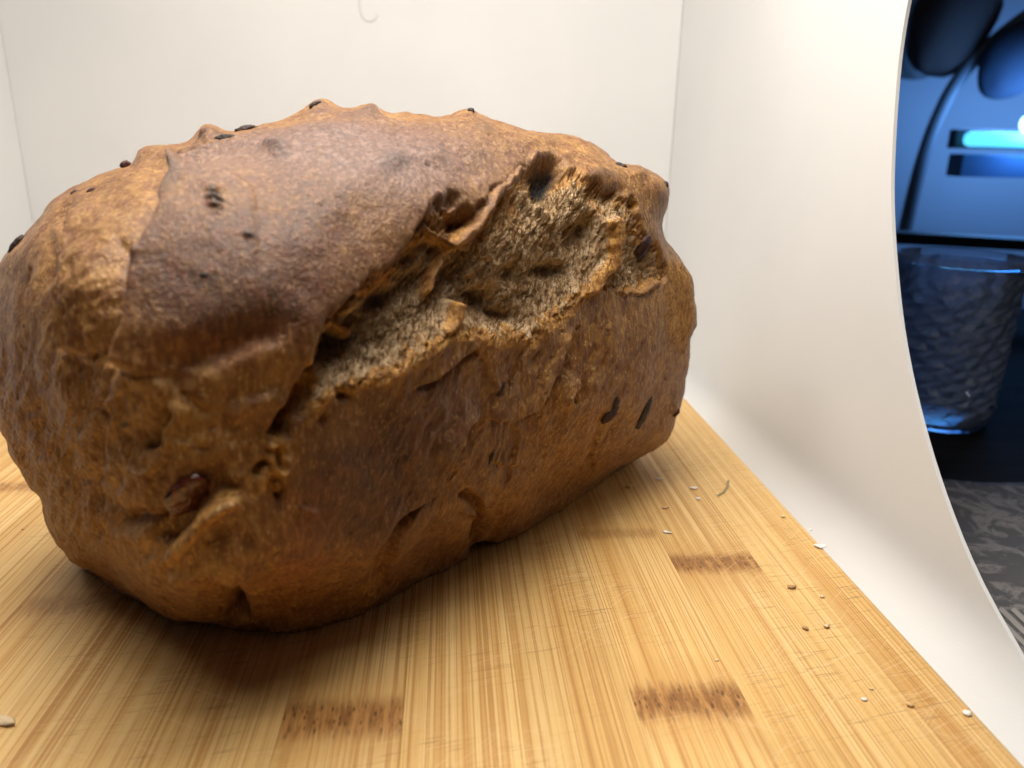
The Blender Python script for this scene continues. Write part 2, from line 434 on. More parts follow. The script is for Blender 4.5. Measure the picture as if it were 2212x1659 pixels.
V, Fc = end_strip_mesh(); me = bpy.data.meshes.new('bamboo_strip_edge')
me.from_pydata([tuple(np.array(v)*CM) for v in V], [], Fc); me.update(); me.materials.append(BAMBOO)
first.data = me

# ------------------------------------------------------------------ the loaf
def grid_cube(nx, ny, nz):
    def g(n): return np.tan(np.linspace(-1, 1, n+1)*math.pi/4)
    gx, gy, gz = g(nx), g(ny), g(nz)
    Vs, Qs = [], []; off = 0
    def add(A, B, fn, flip):
        nonlocal off
        a, b = np.meshgrid(A, B, indexing='ij'); P = fn(a.ravel(), b.ravel())
        na, nb = len(A), len(B)
        i, j = np.meshgrid(np.arange(na-1), np.arange(nb-1), indexing='ij'); i = i.ravel(); j = j.ravel()
        q = np.stack([i*nb+j, (i+1)*nb+j, (i+1)*nb+j+1, i*nb+j+1], 1)
        if flip: q = q[:, ::-1]
        Vs.append(P); Qs.append(q+off); off += len(P)
    o = lambda a: np.ones_like(a)
    add(gx, gy, lambda a, b: np.stack([a, b, o(a)], 1), False)
    add(gx, gz, lambda a, b: np.stack([a, -o(a), b], 1), False)
    add(gx, gz, lambda a, b: np.stack([a, o(a), b], 1), True)
    add(gy, gz, lambda a, b: np.stack([-o(a), a, b], 1), True)
    add(gy, gz, lambda a, b: np.stack([o(a), a, b], 1), False)
    V = np.concatenate(Vs); Q = np.concatenate(Qs)
    key = np.round(V*1e5).astype(np.int64)
    k1 = (key[:, 0]+200000)*(1 << 40) + (key[:, 1]+200000)*(1 << 20) + (key[:, 2]+200000)
    _, idx, inv = np.unique(k1, return_index=True, return_inverse=True)
    V = V[idx]; Q = inv[Q]
    return V/np.linalg.norm(V, axis=1, keepdims=True), Q
PAR = [-3.7278, 25.4356, 0.8688, 11.0282, 6.3365, 13.9001, 4.9125, 0.0373, 0.033, 0.3316, 0.1615, 0.0802]
def loaf_shape(D, q=PAR):
    cx, cy, th, hl, hw, ht, pp, bul, tap, zb, dl, dw = q
    pz = np.where(D[:, 2] < 0, 9.0, pp*.8)
    r = (np.abs(D[:, 0])**pp+np.abs(D[:, 1])**pp+np.abs(D[:, 2])**pz)**(-1/pp)
    X = D*r[:, None]; X[:, 2] = np.maximum(X[:, 2], -1); z = (X[:, 2]+1)/2
    s = 1-tap*(1-z)**2+bul*np.exp(-((z-zb)/.25)**2)
    x = X[:, 0]*hl*s; y = X[:, 1]*hw*s; top = 1-dl*X[:, 0]**2-dw*X[:, 1]**2
    zz = z*ht*(top*z+(1-z)); zz = np.maximum(zz*1.06-.85, 0); c, s_ = math.cos(th), math.sin(th)
    return np.stack([cx+c*x-s_*y, cy+s_*x+c*y, zz], 1)
SIL = np.array([(0,566),(23,539),(50,513),(76,478),(111,436),(160,406),(202,383),(252,364),(283,356),(298,331),(325,319),(371,314),(405,307),(424,291),(443,274),(470,276),(493,284),(546,274),(611,259),(649,243),(680,222),(703,219),(726,230),(764,232),(802,224),(836,242),(882,245),(940,251),(974,247),(1012,238),(1035,251),(1073,263),(1131,278),(1188,286),(1226,290),(1283,311),(1341,350),(1379,356),(1409,377),(1438,400),(1444,433),(1434,471),(1434,501),(1451,536),(1478,574),(1495,600),(1501,654),(1503,696),(1491,746),(1489,770),(1479,820),(1480,832),(1475,859),(1468,884),(1458,907),(1454,926),(1431,959),(1402,980),(1356,1007),(1325,1024),(1298,1046),(1217,1101),(1131,1148),(1080,1170),(1037,1174),(1018,1182),(1007,1204),(960,1233),(896,1259),(832,1302),(768,1336),(683,1361),(619,1368),(538,1364),(451,1350),(382,1345),(347,1329),(295,1300),(250,1277),(208,1246),(156,1215),(129,1180),(108,1142),(94,1107),(83,1072),(66,1059),(38,1010),(17,979),(14,954),(0,933),(-12,860),(-22,780),(-22,700),(-12,620)], float)
OC = np.array([740., 800.]); NT = 720
def poly_radial():
    out = np.zeros(NT)
    for i in range(NT):
        a = (i+.5)/NT*2*math.pi-math.pi; d = np.array([math.cos(a), math.sin(a)])
        A = SIL-OC; B = np.roll(A, -1, 0); e = B-A; den = d[0]*e[:, 1]-d[1]*e[:, 0]; den[np.abs(den) < 1e-9] = 1e-9
        t = (A[:, 0]*e[:, 1]-A[:, 1]*e[:, 0])/den; s = (A[:, 0]*d[1]-A[:, 1]*d[0])/den
        ok = (t > 0) & (s >= -1e-6) & (s <= 1+1e-6); out[i] = t[ok].max()
    return out
def csmooth(a, k):
    w = np.exp(-.5*(np.arange(-3*k, 3*k+1)/k)**2); w /= w.sum()
    return np.convolve(np.concatenate([a[-3*k:], a, a[:3*k]]), w, 'valid')
def fill_radial(x, y):
    a = np.arctan2(y-OC[1], x-OC[0]); r = np.hypot(x-OC[0], y-OC[1])
    k = ((a+math.pi)/(2*math.pi)*NT).astype(int) % NT
    out = np.zeros(NT); np.maximum.at(out, k, r); return out, a, r
import time; T0 = time.time()
D, Q = grid_cube(540, 320, 350)
P = loaf_shape(D)
# large slow irregularities of a hand-shaped dough
P0 = P.copy()
def vnormals(P, Q):
    n = np.cross(P[Q[:, 2]]-P[Q[:, 0]], P[Q[:, 3]]-P[Q[:, 1]])
    N = np.zeros_like(P)
    for k in range(4):
        for c in range(3): N[:, c] += np.bincount(Q[:, k], n[:, c], len(P))
    return N/np.maximum(np.linalg.norm(N, axis=1, keepdims=True), 1e-12)
N = vnormals(P, Q)
P = P + N*(.28*fbm(P, .22, 2, 3))[:, None]
TR = csmooth(poly_radial(), 2); TRs = csmooth(TR, 9)
def warp(P):
    """fit the dough body to the surveyed outline"""
    x, y = proj(P); r0, a, r = fill_radial(x, y); r0s = csmooth(r0, 5)
    f = (a+math.pi)/(2*math.pi)*NT - .5; i0 = np.floor(f).astype(int) % NT; i1 = (i0+1) % NT; w = f-np.floor(f)
    L = lambda A: A[i0]*(1-w)+A[i1]*w
    rho = r/L(r0s)
    s = 1 + (L(TRs)/L(r0s)-1)*sstep(.15, .75, rho) + (L(TR)-L(TRs))/L(r0s)*sstep(.95, 1.0, rho)
    z = (P-EYE) @ fwd; dx = (x-OC[0])*(s-1); dy = (y-OC[1])*(s-1)
    out = P + (RT[None]*dx[:, None] - UP[None]*dy[:, None])*(z/F)[:, None]
    # low down the dough slides along the board instead of lifting off it
    d = out-EYE; k = (P[:, 2]-CH)/np.minimum(d[:, 2], -1.0); gnd = EYE+d*k[:, None]
    w = sstep(3.0, .8, P[:, 2])[:, None]
    return out*(1-w)+gnd*w
P = warp(P); P = warp(P)
N = vnormals(P, Q)
X, Y = proj(P); Vw = EYE-P; Vw /= np.linalg.norm(Vw, axis=1, keepdims=True)
face = np.einsum('ij,ij->i', N, Vw); vis = sstep(.0, .38, face)
print('loaf base', len(P), time.time()-T0)
# domain wobble so that sculpted strokes are not clean splines
wf = sstep(.15, .6, face)
wx = 9*noise(P, 1.1, 21) + (4*noise(P, 2.7, 22) + 1.5*noise(P, 6, 27))*wf; wy = (9*noise(P, 1.1, 23) + 4*noise(P, 2.7, 24) + 1.5*noise(P, 6, 28))*wf
sel = np.where(face > -.02)[0]
SX, SY = (X+wx)[sel], (Y+wy)[sel]
def sdist(pts, box_=160):
    """signed distance (survey px) to an open stroke; positive = to the left of travel (up in picture for rightward)"""
    pts = np.array(pts, float); best = np.full(len(SX), 1e9); sg = np.ones(len(SX)); tt = np.zeros(len(SX))
    lo = pts.min(0)-box_; hi = pts.max(0)+box_
    k = np.where((SX > lo[0]) & (SX < hi[0]) & (SY > lo[1]) & (SY < hi[1]))[0]
    x, y = SX[k], SY[k]; b = np.full(len(k), 1e9); s_ = np.ones(len(k)); t_ = np.zeros(len(k)); n = len(pts)-1
    for i in range(n):
        A = pts[i]; e = pts[i+1]-A; L2 = e@e
        t = np.clip(((x-A[0])*e[0]+(y-A[1])*e[1])/L2, 0, 1)
        dx = x-A[0]-t*e[0]; dy = y-A[1]-t*e[1]; d = np.hypot(dx, dy); m_ = d < b
        b = np.where(m_, d, b); s_ = np.where(m_, np.sign(e[1]*dx-e[0]*dy), s_); t_ = np.where(m_, (i+t)/n, t_)
    best[k] = b; sg[k] = s_; tt[k] = t_
    return best, sg, tt
def endfade(t, a=.15): return np.sin(np.pi*np.clip(t, 0, 1))**.5 if a is None else sstep(0, a, t)*sstep(1, 1-a, t)
DSP = np.zeros(len(sel)); LAT = np.zeros((len(sel), 2))
crumb = np.zeros(len(sel)); bake = np.zeros(len(sel)); char = np.zeros(len(sel))
def ridge(pts, w, a, fade=.15):
    global DSP
    d, s, t = sdist(pts); DSP += a*np.exp(-(d/w)**2)*endfade(t, fade)
def groove(pts, w, a, fade=.2): ridge(pts, w, -a, fade)
def step(pts, a_pos, w_pos, a_neg, w_neg, soft=2.5, fade=.12):
    """raised by a_pos on the positive side decaying over w_pos, sunk by a_neg on the other"""
    global DSP
    a_pos *= 1.45; a_neg *= 1.45; d, s, t = sdist(pts); sd = d*s; fs = soft*(1+1.5*(1-sstep(.1, .6, face[sel]))); k = sstep(-fs, fs, sd)
    DSP += endfade(t, fade)*(k*a_pos*np.exp(-(np.maximum(sd, 0)/w_pos)**1.3) - (1-k)*a_neg*np.exp(-(np.maximum(-sd, 0)/w_neg)**1.3))*(.5+.5*sstep(.1, .5, face[sel]))
def blob(x, y, rx, ry, a, ang=0, p=2):
    global DSP
    c, s_ = math.cos(ang), math.sin(ang); dx = SX-x; dy = SY-y
    u = (dx*c+dy*s_)/rx; v_ = (-dx*s_+dy*c)/ry; DSP += a*np.exp(-(u*u+v_*v_)**(p/2))
def gauss(x, y, rx, ry, ang=0):
    c, s_ = math.cos(ang), math.sin(ang); dx = SX-x; dy = SY-y
    u = (dx*c+dy*s_)/rx; v_ = (-dx*s_+dy*c)/ry; return np.exp(-(u*u+v_*v_))
def polymask(poly, soft):
    poly = np.array(poly, float); inside = np.zeros(len(SX), bool); n = len(poly)
    for i in range(n):
        x0, y0 = poly[i]; x1, y1 = poly[(i+1) % n]
        if y0 == y1: continue
        c = ((y0 > SY) != (y1 > SY)) & (SX < (x1-x0)*(SY-y0)/(y1-y0)+x0); inside ^= c
    d, _, _ = sdist(list(map(tuple, poly))+[tuple(poly[0])], 200)
    return np.where(inside, d, -d)
Ps = P[sel]
def anis(scale_along, scale_across, ang, octv, seed, ridged=False):
    """noise stretched along a direction (angle in the face plane)"""
    c, s_ = math.cos(ang), math.sin(ang)
    u = (SX*c+SY*s_)*.017; v_ = (-SX*s_+SY*c)*.017
    Z = np.stack([u*scale_along, v_*scale_across, Ps[:, 1]*.5], 1); return fbm(Z, 1, octv, seed, .55, ridged)

# --- lobes and folds -------------------------------------------------
step([(398,352),(372,366),(376,420),(362,500),(338,556),(314,588),(312,650),(300,700),(284,750),(272,800)], .36, 110, .52, 36, 4.5, .06)
blob(322, 584, 12, 16, .16)
step([(172,415),(154,520),(162,640),(146,720),(148,770)], .22, 60, .24, 30, 5, .15)
step([(72,560),(60,640),(66,740),(90,830)], .07, 50, .10, 26, 4, .25)
step([(110,470),(120,560),(112,650)], .05, 40, .05, 26, 4, .25)
blob(560, 560, 230, 200, .55)                                   # main swollen lobe
blob(230, 640, 70, 130, .20)
blob(820, 400, 190, 80, .22, .1)
blob(720, 300, 170, 50, .15); blob(900, 350, 130, 36, .16, -.18); blob(470, 420, 70, 60, .14); groove([(940,330),(1000,350),(1040,400)], 22, .14)
# lower edge of the main lobe, and the wrinkled shelf beneath
step([(262,812),(300,790),(352,812),(400,835),(440,806),(500,778),(560,752),(640,762)], .06, 60, -.10, 70, 11, .16)
groove([(330,765),(400,792),(450,778),(500,752),(560,732),(620,738)], 36, .28, .2)
ridge([(420,830),(470,796),(540,770),(600,764),(640,772)], 32, .07, .2)
ridge([(250,850),(290,812),(340,826),(372,868)], 20, .14)
step([(352,868),(372,900),(352,935),(356,960),(330,978),(300,985)], .13, 30, .13, 30, 3, .12)
groove([(386,846),(420,868),(450,900)], 10, .10)
groove([(372,820),(395,850),(402,880)], 9, .13)
ridge([(480,905),(520,880),(590,860),(625,900)], 16, .14)
ridge([(232,880),(205,940),(196,1010),(214,1080)], 22, .12)
step([(228,860),(250,900),(232,980),(236,1060)], .08, 30, .14, 30, 4)
groove([(190,1000),(212,1070),(262,1120),(320,1128)], 22, .22)
groove([(240,1130),(300,1122),(370,1118)], 14, .17, .2)
ridge([(245,1165),(290,1150),(340,1160)], 20, .14)
for k, (x0, y0, x1, y1) in enumerate(((455,985,450,1060),(480,960,490,1050),(520,930,512,1030),(560,900,552,1000),(440,1000,428,1060),(585,950,560,1020))):
    groove([(x0, y0), ((x0+x1)/2+4, (y0+y1)/2), (x1, y1)], 8+2*(k % 2), .09, .3)
ridge([(500,950),(503,1050)], 12, .12, .2); ridge([(470,960),(468,1040)], 9, .07, .2)
# pocket with a pale rim
blob(318, 960, 42, 36, -.18, .3); ridge([(276,1002),(296,1022),(318,1026),(345,1004),(362,985)], 7, .15, .1)
# corner crack and curled flakes
groove([(672,770),(662,820),(640,872),(612,920),(598,950)], 15, .62, .08)
groove([(592,960),(600,1010),(588,1050),(604,1090)], 7, .26, .1)
groove([(545,1040),(562,1012),(585,1000)], 9, .24, .2)
groove([(600,1020),(610,1060),(596,1110)], 6, .18, .2)
ridge([(577,955),(590,966),(583,998),(596,1022),(612,1030)], 6.5, .28, .1)
ridge([(612,985),(618,1010),(606,1030)], 5, .16, .2)
ridge([(640,1090),(660,1108),(684,1112)], 6, .10)
# folded flap rising from the lower corner
step([(366,1196),(395,1160),(425,1115),(468,1076),(512,1058)][::-1], .10, 26, .32, 52, 4.5, .1)
ridge([(372,1196),(398,1178),(440,1120),(478,1082),(508,1064)], 19, .24, .08)
step([(512,1058),(503,1100),(500,1150),(480,1200),(455,1228)], .10, 40, -.05, 40, 3, .1)
ridge([(398,1210),(425,1222),(448,1222)], 14, .30, .1)
step([(352,1186),(400,1214),(452,1226),(500,1252),(526,1286),(538,1318),(546,1346)], .30, 70, .40, 60, 6, .22)
groove([(400,1222),(455,1240),(502,1268),(524,1300),(534,1340)], 20, .42, .22)
blob(420, 1310, 110, 40, .16, .25)
ridge([(300,1250),(330,1210),(380,1200)], 13, .10)
groove([(345,1235),(380,1225)], 10, .12)
groove([(520,1140),(535,1175),(510,1160)], 6, .14, .2)
# side-face creases left by the folded dough
step([(1050,894),(1003,922),(977,973),(960,1016),(939,1054),(909,1088),(854,1118),(832,1152),(798,1212),(790,1245)][::-1], .20, 46, .26, 24, 4, .10)
step([(935,1072),(892,1118),(854,1178),(832,1229),(838,1262)], .15, 30, .18, 22, 4, .15)
step([(1246,700),(1208,789),(1174,845),(1148,883),(1093,909),(1050,900)][::-1], .17, 46, .26, 20, 4, .12)
step([(1262,816),(1234,862),(1242,882)][::-1], .12, 28, .18, 16, 2.6, .2)
step([(1150,720),(1120,800),(1080,870)], .05, 30, .08, 18, 3, .2)
step([(1290,930),(1275,985),(1284,1020)], .05, 24, .08, 16, 3, .2)
step([(1120,900),(1110,980),(1080,1060)], .04, 24, .06, 16, 3, .2)
groove([(1000,1060),(1022,1080),(1038,1101),(1034,1139),(1018,1182)], 9, .42, .06)
ridge([(1026,1066),(1044,1082),(1046,1100)], 9, .18); ridge([(990,1104),(1015,1106),(1030,1120)], 8, .16)
groove([(986,1114),(1020,1118)], 5, .14); blob(980, 1150, 30, 34, .16)
blob(1100, 1130, 60, 34, .12, -.4)
step([(1060,985),(1090,1010),(1130,1005)], .04, 20, .06, 14)
ridge([(1060,748),(1066,800),(1068,850)], 10, .08)
step([(888,845),(960,800),(1018,765),(1042,752)], .07, 22, .14, 12, 2.2, .12)
# --- tear ------------------------------------------------------------
tear = [(640,905),(652,860),(676,800),(672,760),(692,690),(730,648),(780,605),(836,566),(880,512),(905,468),(948,436),(990,452),
        (1012,470),(1050,420),(1100,380),(1150,345),(1225,352),(1290,392),(1345,420),(1380,450),(1392,500),(1430,540),(1446,604),(1400,632),(1342,642),
        (1300,628),(1268,640),(1200,692),(1140,732),(1080,736),(1030,724),(980,732),(930,748),(880,792),(820,820),(760,838),(715,852),(684,880),(662,905)]
td = polymask(tear, 4)
lip = [(655,905),(684,872),(712,848),(760,838),(820,820),(880,792),(930,748),(980,730),(1030,724),(1080,738),(1140,734),(1200,692),(1268,640),(1308,590),(1322,530),(1330,480)]
capl = [(640,860),(672,790),(670,755),(690,685),(730,645),(780,602),(836,562),(880,505),(905,465)]
dlip, slip, tlip = sdist(lip, 260); dcap, scap, tcap = sdist(capl, 260)
rag = 16*anis(1.0, 3.0, 1.9, 4, 60) + 12*anis(2.0, 9.0, 1.85, 3, 64)*sstep(120, 20, dcap)
tdr = td+rag
tm = sstep(-3, 7, tdr)
depthm = .22 + .52*sstep(0, 70, td)*(.5+.5*sstep(1150, 800, SX))
DSP -= tm*depthm
# shelf of crumb behind the lip
DSP += tm*.16*np.exp(-(np.maximum(dlip, 0)/34)**2)
# rolled crust lip and overhanging cap
DSP += .12*np.exp(-((dlip-6)/18)**2)*sstep(0, .06, tlip)*(.6+.6*fbm(Ps, 1.6, 2, 71))
DSP += .14*np.exp(-(dcap/60)**2)*(1-tm)*sstep(0, .15, tcap)
def relax(A, it=3):
    F_ = np.zeros(len(P)); F_[sel] = A; cnt = np.bincount(Q.ravel(), minlength=len(P))
    for _ in range(it):
        q = F_[Q].mean(1); s_ = sum(np.bincount(Q[:, k], q, len(P)) for k in range(4))/np.maximum(cnt, 1); F_ = s_
    return F_[sel]
DSP = relax(DSP, 2)
# ragged, fibrous interior
DSP += tm*(.12*anis(.7, 2.4, 1.85, 3, 80, True) + .08*fbm(Ps, 1.8, 2, 85, .6) + .15*anis(1.8, 8.0, 1.85, 4, 90, True) + .05*fbm(Ps, 9, 2, 95) - .05)
# dark cavities
for x, y, rx, ry, a in ((752,742,44,36,.85),(720,780,30,24,.4),(1064,655,22,24,.7),(850,640,42,30,.55),(790,690,26,22,.4),(985,600,34,50,.45),(925,610,36,32,.45),(1000,470,26,20,.5),(975,440,20,14,.3),
                        (1292,500,14,34,.5),(1205,590,34,22,.4),(1100,690,24,16,.45),(1260,520,22,40,.4),(900,545,30,24,.35),(742,858,15,12,.26),(700,905,10,16,.12),(1130,600,22,22,.3),(1330,420,24,24,.28),(1290,410,18,18,.3)):
    blob(x, y, rx, ry, -a, 0, 2.6)
# straps of skin across the tear
crumb_strap = np.zeros(len(sel))
def strap(pts, w, a, fade=.08):
    global DSP, crumb_strap
    d, s, t = sdist(pts); k = np.exp(-(d/w)**4)*endfade(t, fade); prof = a-.22*(d/w)**2
    DSP = DSP*(1-k*tm)+k*tm*(prof+.06*anis(2, 6, 1.9, 2, 170)); crumb_strap = np.maximum(crumb_strap, k)
strap([(1140,345),(1100,388),(1062,436),(1034,486),(1004,514),(975,526)], 15, .10)
strap([(905,468),(948,505),(992,520)], 9, -.10)
strap([(944,430),(980,452),(1012,450),(1050,415)], 12, .02)
strap([(1328,462),(1334,520),(1322,572),(1286,622),(1236,670)], 14, .20)
strap([(984,520),(968,570),(950,620),(925,660)], 10, -.30, .3)
strap([(715,640),(742,695),(800,745)], 10, -.25, .3)
strap([(1006,655),(992,700),(965,728)], 12, .12)
strap([(1322,645),(1360,640),(1400,628),(1430,612)], 16, .10)
# big charred pocket near the top right
pk = gauss(1192, 372, 31, 42, .1); DSP -= .95*pk**.8; char = np.maximum(char, sstep(.30, .75, pk+.12*noise(Ps, 4, 33)))
ridge([(1150,360),(1156,335),(1188,322),(1222,336),(1234,372)], 11, .24, .1)
ridge([(1140,395),(1160,430),(1190,450),(1215,480)], 13, .26, .1)
# --- small warts, pits and bumps on the skin
for x, y, rx, ry, a in ((610,345,26,18,.22),(585,335,14,12,.10),(802,232,16,14,.18),(785,255,60,16,.16),(760,270,30,9,-.10),(1015,240,9,10,.14),(1048,270,22,20,.16),(690,225,18,10,.12),(700,262,50,14,.08),
                        (850,375,26,18,.09),(545,546,10,8,.10),(735,395,24,16,-.06),(395,362,22,10,.12),(445,290,30,12,.14),(340,330,34,12,.10),(275,540,16,12,-.09),(310,545,16,16,-.09),(395,415,12,14,.07),
                        (1300,372,40,14,.10),(1385,372,16,12,.10),(1345,352,12,8,.08),(1210,560,0.1,0.1,0),(290,620,20,10,-.08),(260,760,30,16,-.12),(120,770,26,24,-.10),(180,800,26,40,-.14),(60,860,40,26,.12),(640,640,30,30,-.04),
                        (700,490,40,60,.08),(100,1040,26,40,-.06),(1462,892,8,16,.16),(1470,700,14,40,-.05),(1480,760,8,8,-.16),(1380,770,10,10,0),(1225,812,4,4,-.05),(1246,707,5,5,-.10),(1206,716,4,4,-.08),(1262,1010,10,10,.04),
                        (1060,500,1,1,0),(900,900,70,60,.06),(740,1060,90,90,.12),(740,1250,60,60,.08),(620,1200,60,90,.10),(1180,980,90,70,.06)):
    if a: blob(x, y, rx, ry, a)
sc = gauss(482, 480, 15, 24, .1)                                # rough scab
DSP += sc*(.10+.22*noise(Ps, 9, 44)); char = np.maximum(char, .75*sstep(.35, .8, sc+.35*noise(Ps, 8, 45)))
for x, y, rx, ry, a in ((610,348,30,22,.30),(545,546,16,12,.55),(850,380,40,26,.35),(735,450,14,10,.3),(395,420,26,60,.35),(802,233,26,16,.45),(780,255,70,16,.3),(1015,240,10,8,.8),(1050,272,30,22,.4),(700,228,14,6,.5),
                        (1330,420,34,26,.2),(1300,376,40,10,.3),(1390,362,30,10,.45),(1343,352,14,8,.6),(322,590,10,30,.35),(280,915,9,8,.8),(486,298,16,6,.5),(1435,440,12,30,.2),(1372,480,16,20,.25),(610,880,1,1,0)):
    if a: char = np.maximum(char, a*sstep(.25, .8, gauss(x, y, rx, ry)))
# --- generic skin relief
face_s = face[sel]
DSP += (1-tm)*(.060*fbm(Ps, .8, 2, 11) + .014*fbm(Ps, 3.2, 3, 12) + .005*fbm(Ps, 9, 2, 13))
left = sstep(520, 120, SX)*sstep(640, 860, SY)
DSP += (1-tm)*left*(.13*anis(.5, 2.2, 1.72, 3, 110, True)-.03)
DSP += (1-tm)*(.075*anis(.45, 2.0, 2.08, 3, 120, True))*sstep(720, 900, SX)*sstep(650, 760, SY)*sstep(1420, 1340, SX)
DSP += (1-tm)*.06*anis(.5, 1.8, 1.5, 3, 130, True)*sstep(860, 960, SY)*sstep(720, 560, SX)
DSP += .05*fbm(Ps, 2.4, 3, 190, .6, True)*sstep(420, 300, SY); tl = gauss(425, 340, 60, 46); DSP += tl*(.16*fbm(Ps, 2.6, 3, 180)+.05*fbm(Ps, 7, 2, 181))
DSP += gauss(200, 640, 90, 260)*.07*fbm(Ps, 1.6, 3, 183, .55, True) + gauss(400, 1000, 190, 160)*.06*fbm(Ps, 2.0, 3, 184, .6, True)
# pits
pn = noise(Ps, 4.2, 140); DSP -= (1-tm)*.03*sstep(.64, .78, pn)
# --- colour masks (torn crumb, how dark it baked, and the painted haze of the top)
crumb = np.clip(sstep(-8, 40, tdr+26*anis(1.6, 7, 1.85, 3, 66))*(1-.72*crumb_strap)*(1-.30*sstep(90, 210, dlip)), 0, 1)
upr = sstep(60, 0, dcap)*(td > 0)
crumb = np.clip(crumb - .25*upr*sstep(0, .2, tcap), 0, 1)
crumb = np.maximum(crumb, .45*np.exp(-((dlip-3)/12)**2)*sstep(0, .05, tlip))
crumb = np.maximum(crumb, .40*np.exp(-(sdist([(672,770),(662,820),(640,872),(612,920),(598,950),(600,1010),(590,1060)])[0]/22)**2))
crumb = np.maximum(crumb, .62*gauss(560, 1045, 44, 26, -.5))
crumb = np.maximum(crumb, .60*np.exp(-(sdist([(372,1196),(398,1178),(440,1120),(478,1082),(508,1064)])[0]/14)**2))
crumb = np.maximum(crumb, .42*sstep(.15, .7, gauss(1482, 660, 46, 130)))
crumb = np.maximum(crumb, .32*gauss(250, 1140, 60, 30)); crumb = np.maximum(crumb, .35*gauss(440, 880, 60, 50))
bake = .60*gauss(620, 470, 330, 230, .2) + .95*gauss(540, 640, 220, 130) + .40*gauss(780, 330, 300, 90, .1) + .35*gauss(620, 300, 200, 60) + .45*gauss(752, 246, 80, 22) + .30*gauss(1000, 300, 160, 60) + .85*gauss(150, 480, 190, 140) + .25*gauss(420, 330, 60, 40) + .35*gauss(860, 400, 220, 110) + .95*gauss(760, 1050, 210, 140, -.5) + .45*gauss(1000, 880, 260, 130, -.5) + .28*gauss(420, 700, 130, 130) + .35*gauss(860, 1150, 130, 110)
bake *= 1-.85*sstep(.0, 1, np.exp(-(np.maximum(338-SX-(SY-560)*-.18, 0)/30)**2)*0)
lsd, lss, _ = sdist([(398,352),(372,366),(376,420),(362,500),(338,556),(314,588),(312,650),(300,700),(284,750),(272,800)], 400)
bake *= 1-.72*sstep(3, -3, lsd*lss)*(lsd < 1e8)*sstep(340, 380, SY)
shelf = sstep(-10, 16, SY-np.interp(SX, [250,300,352,400,440,500,560,640,660], [812,790,812,835,806,778,752,762,790]))*sstep(650, 630, SX)
bake *= 1-.72*shelf*sstep(1250, 1100, SY)
bake = np.clip(bake + .16*fbm(Ps, .9, 3, 150), 0, 1)
lowg = sstep(1180, 1330, SY); bake *= 1-.75*lowg
bake *= 1-.6*gauss(1330, 820, 160, 160); bake *= 1-.8*gauss(1480, 660, 60, 130)
red = np.clip(gauss(470, 750, 150, 34, -.1) + gauss(650, 1190, 60, 130, .2) + .8*gauss(420, 1070, 50, 50) + .7*gauss(300, 640, 30, 60) + .6*gauss(900, 640, 60, 60), 0, 1)
haze_tint = np.clip(.9*gauss(690, 330, 330, 90, .05) + .45*gauss(450, 400, 90, 70) + .5*gauss(880, 400, 150, 70), 0, 1)*sstep(3, -3, -lsd*lss)*(1-crumb)  # glancing sheen and haze on the loaf top, painted as greyer crust
# --- apply
dv = DSP*vis[sel]
tooth = np.zeros(len(P)); tooth[sel] = dv
back = (1-vis)*(.12*fbm(P, .8, 3, 160)+.03*fbm(P, 3, 2, 161))
P = P + N*(tooth+back)[:, None]
# overhang: let the cap droop slightly over the tear, lip curls up
drp = np.zeros(len(P)); drp[sel] = .10*np.exp(-(dcap/40)**2)*(1-tm)*sstep(0, .15, tcap)*vis[sel]
P[:, 2] -= drp
P[:, 2] = np.maximum(P[:, 2], 0.0)+.012
def full(a, fillv=0.0):
    o = np.full(len(P), fillv); o[sel] = a*vis[sel]+fillv*(1-vis[sel]); return o
A_crumb, A_bake, A_char, A_red = full(crumb), full(bake, .25), full(char), full(red)
A_haze_tint = full(haze_tint)
# underside: fan over the open rim
ed = np.concatenate([Q[:, [0, 1]], Q[:, [1, 2]], Q[:, [2, 3]], Q[:, [3, 0]]])
ek = np.minimum(ed[:, 0], ed[:, 1]).astype(np.int64)*len(P)+np.maximum(ed[:, 0], ed[:, 1])
_, ui, cnt = np.unique(ek, return_index=True, return_counts=True)
rim_e = ed[ui[cnt == 1]]
c_idx = len(P); P = np.vstack([P, [P[rim_e[:, 0]].mean(0)*[1, 1, 0]+[0, 0, .012]]])
A_crumb, A_bake, A_char, A_red = [np.append(a, .2) for a in (A_crumb, A_bake, A_char, A_red)]; A_haze_tint = np.append(A_haze_tint, 0)
nq, nt = len(Q), len(rim_e)
loops = np.concatenate([Q.ravel(), np.stack([rim_e[:, 1], rim_e[:, 0], np.full(nt, c_idx)], 1).ravel()]).astype(np.int32)
LO = np.array([PAR[0], PAR[1], 0.])
me = bpy.data.meshes.new('crust')
me.vertices.add(len(P)); me.vertices.foreach_set('co', ((P-LO)*CM).astype(np.float32).ravel())
me.loops.add(len(loops)); me.loops.foreach_set('vertex_index', loops)
me.polygons.add(nq+nt)
ls = np.concatenate([np.arange(nq)*4, nq*4+np.arange(nt)*3]).astype(np.int32)
me.polygons.foreach_set('loop_start', ls)
try: me.polygons.foreach_set('loop_total', np.concatenate([np.full(nq, 4), np.full(nt, 3)]).astype(np.int32))
except Exception: pass
me.polygons.foreach_set('use_smooth', np.ones(nq+nt, bool))
me.update(calc_edges=True)
th = PAR[2]
flow = np.stack([(P[:, 0]*math.cos(th)+P[:, 1]*math.sin(th)), P[:, 2], (-P[:, 0]*math.sin(th)+P[:, 1]*math.cos(th))], 1)*CM
for nm, A in (('crumb', A_crumb), ('bake', A_bake), ('char', A_char), ('red', A_red), ('haze_tint', A_haze_tint)):
    at = me.attributes.new(nm, 'FLOAT', 'POINT'); at.data.foreach_set('value', A.astype(np.float32))
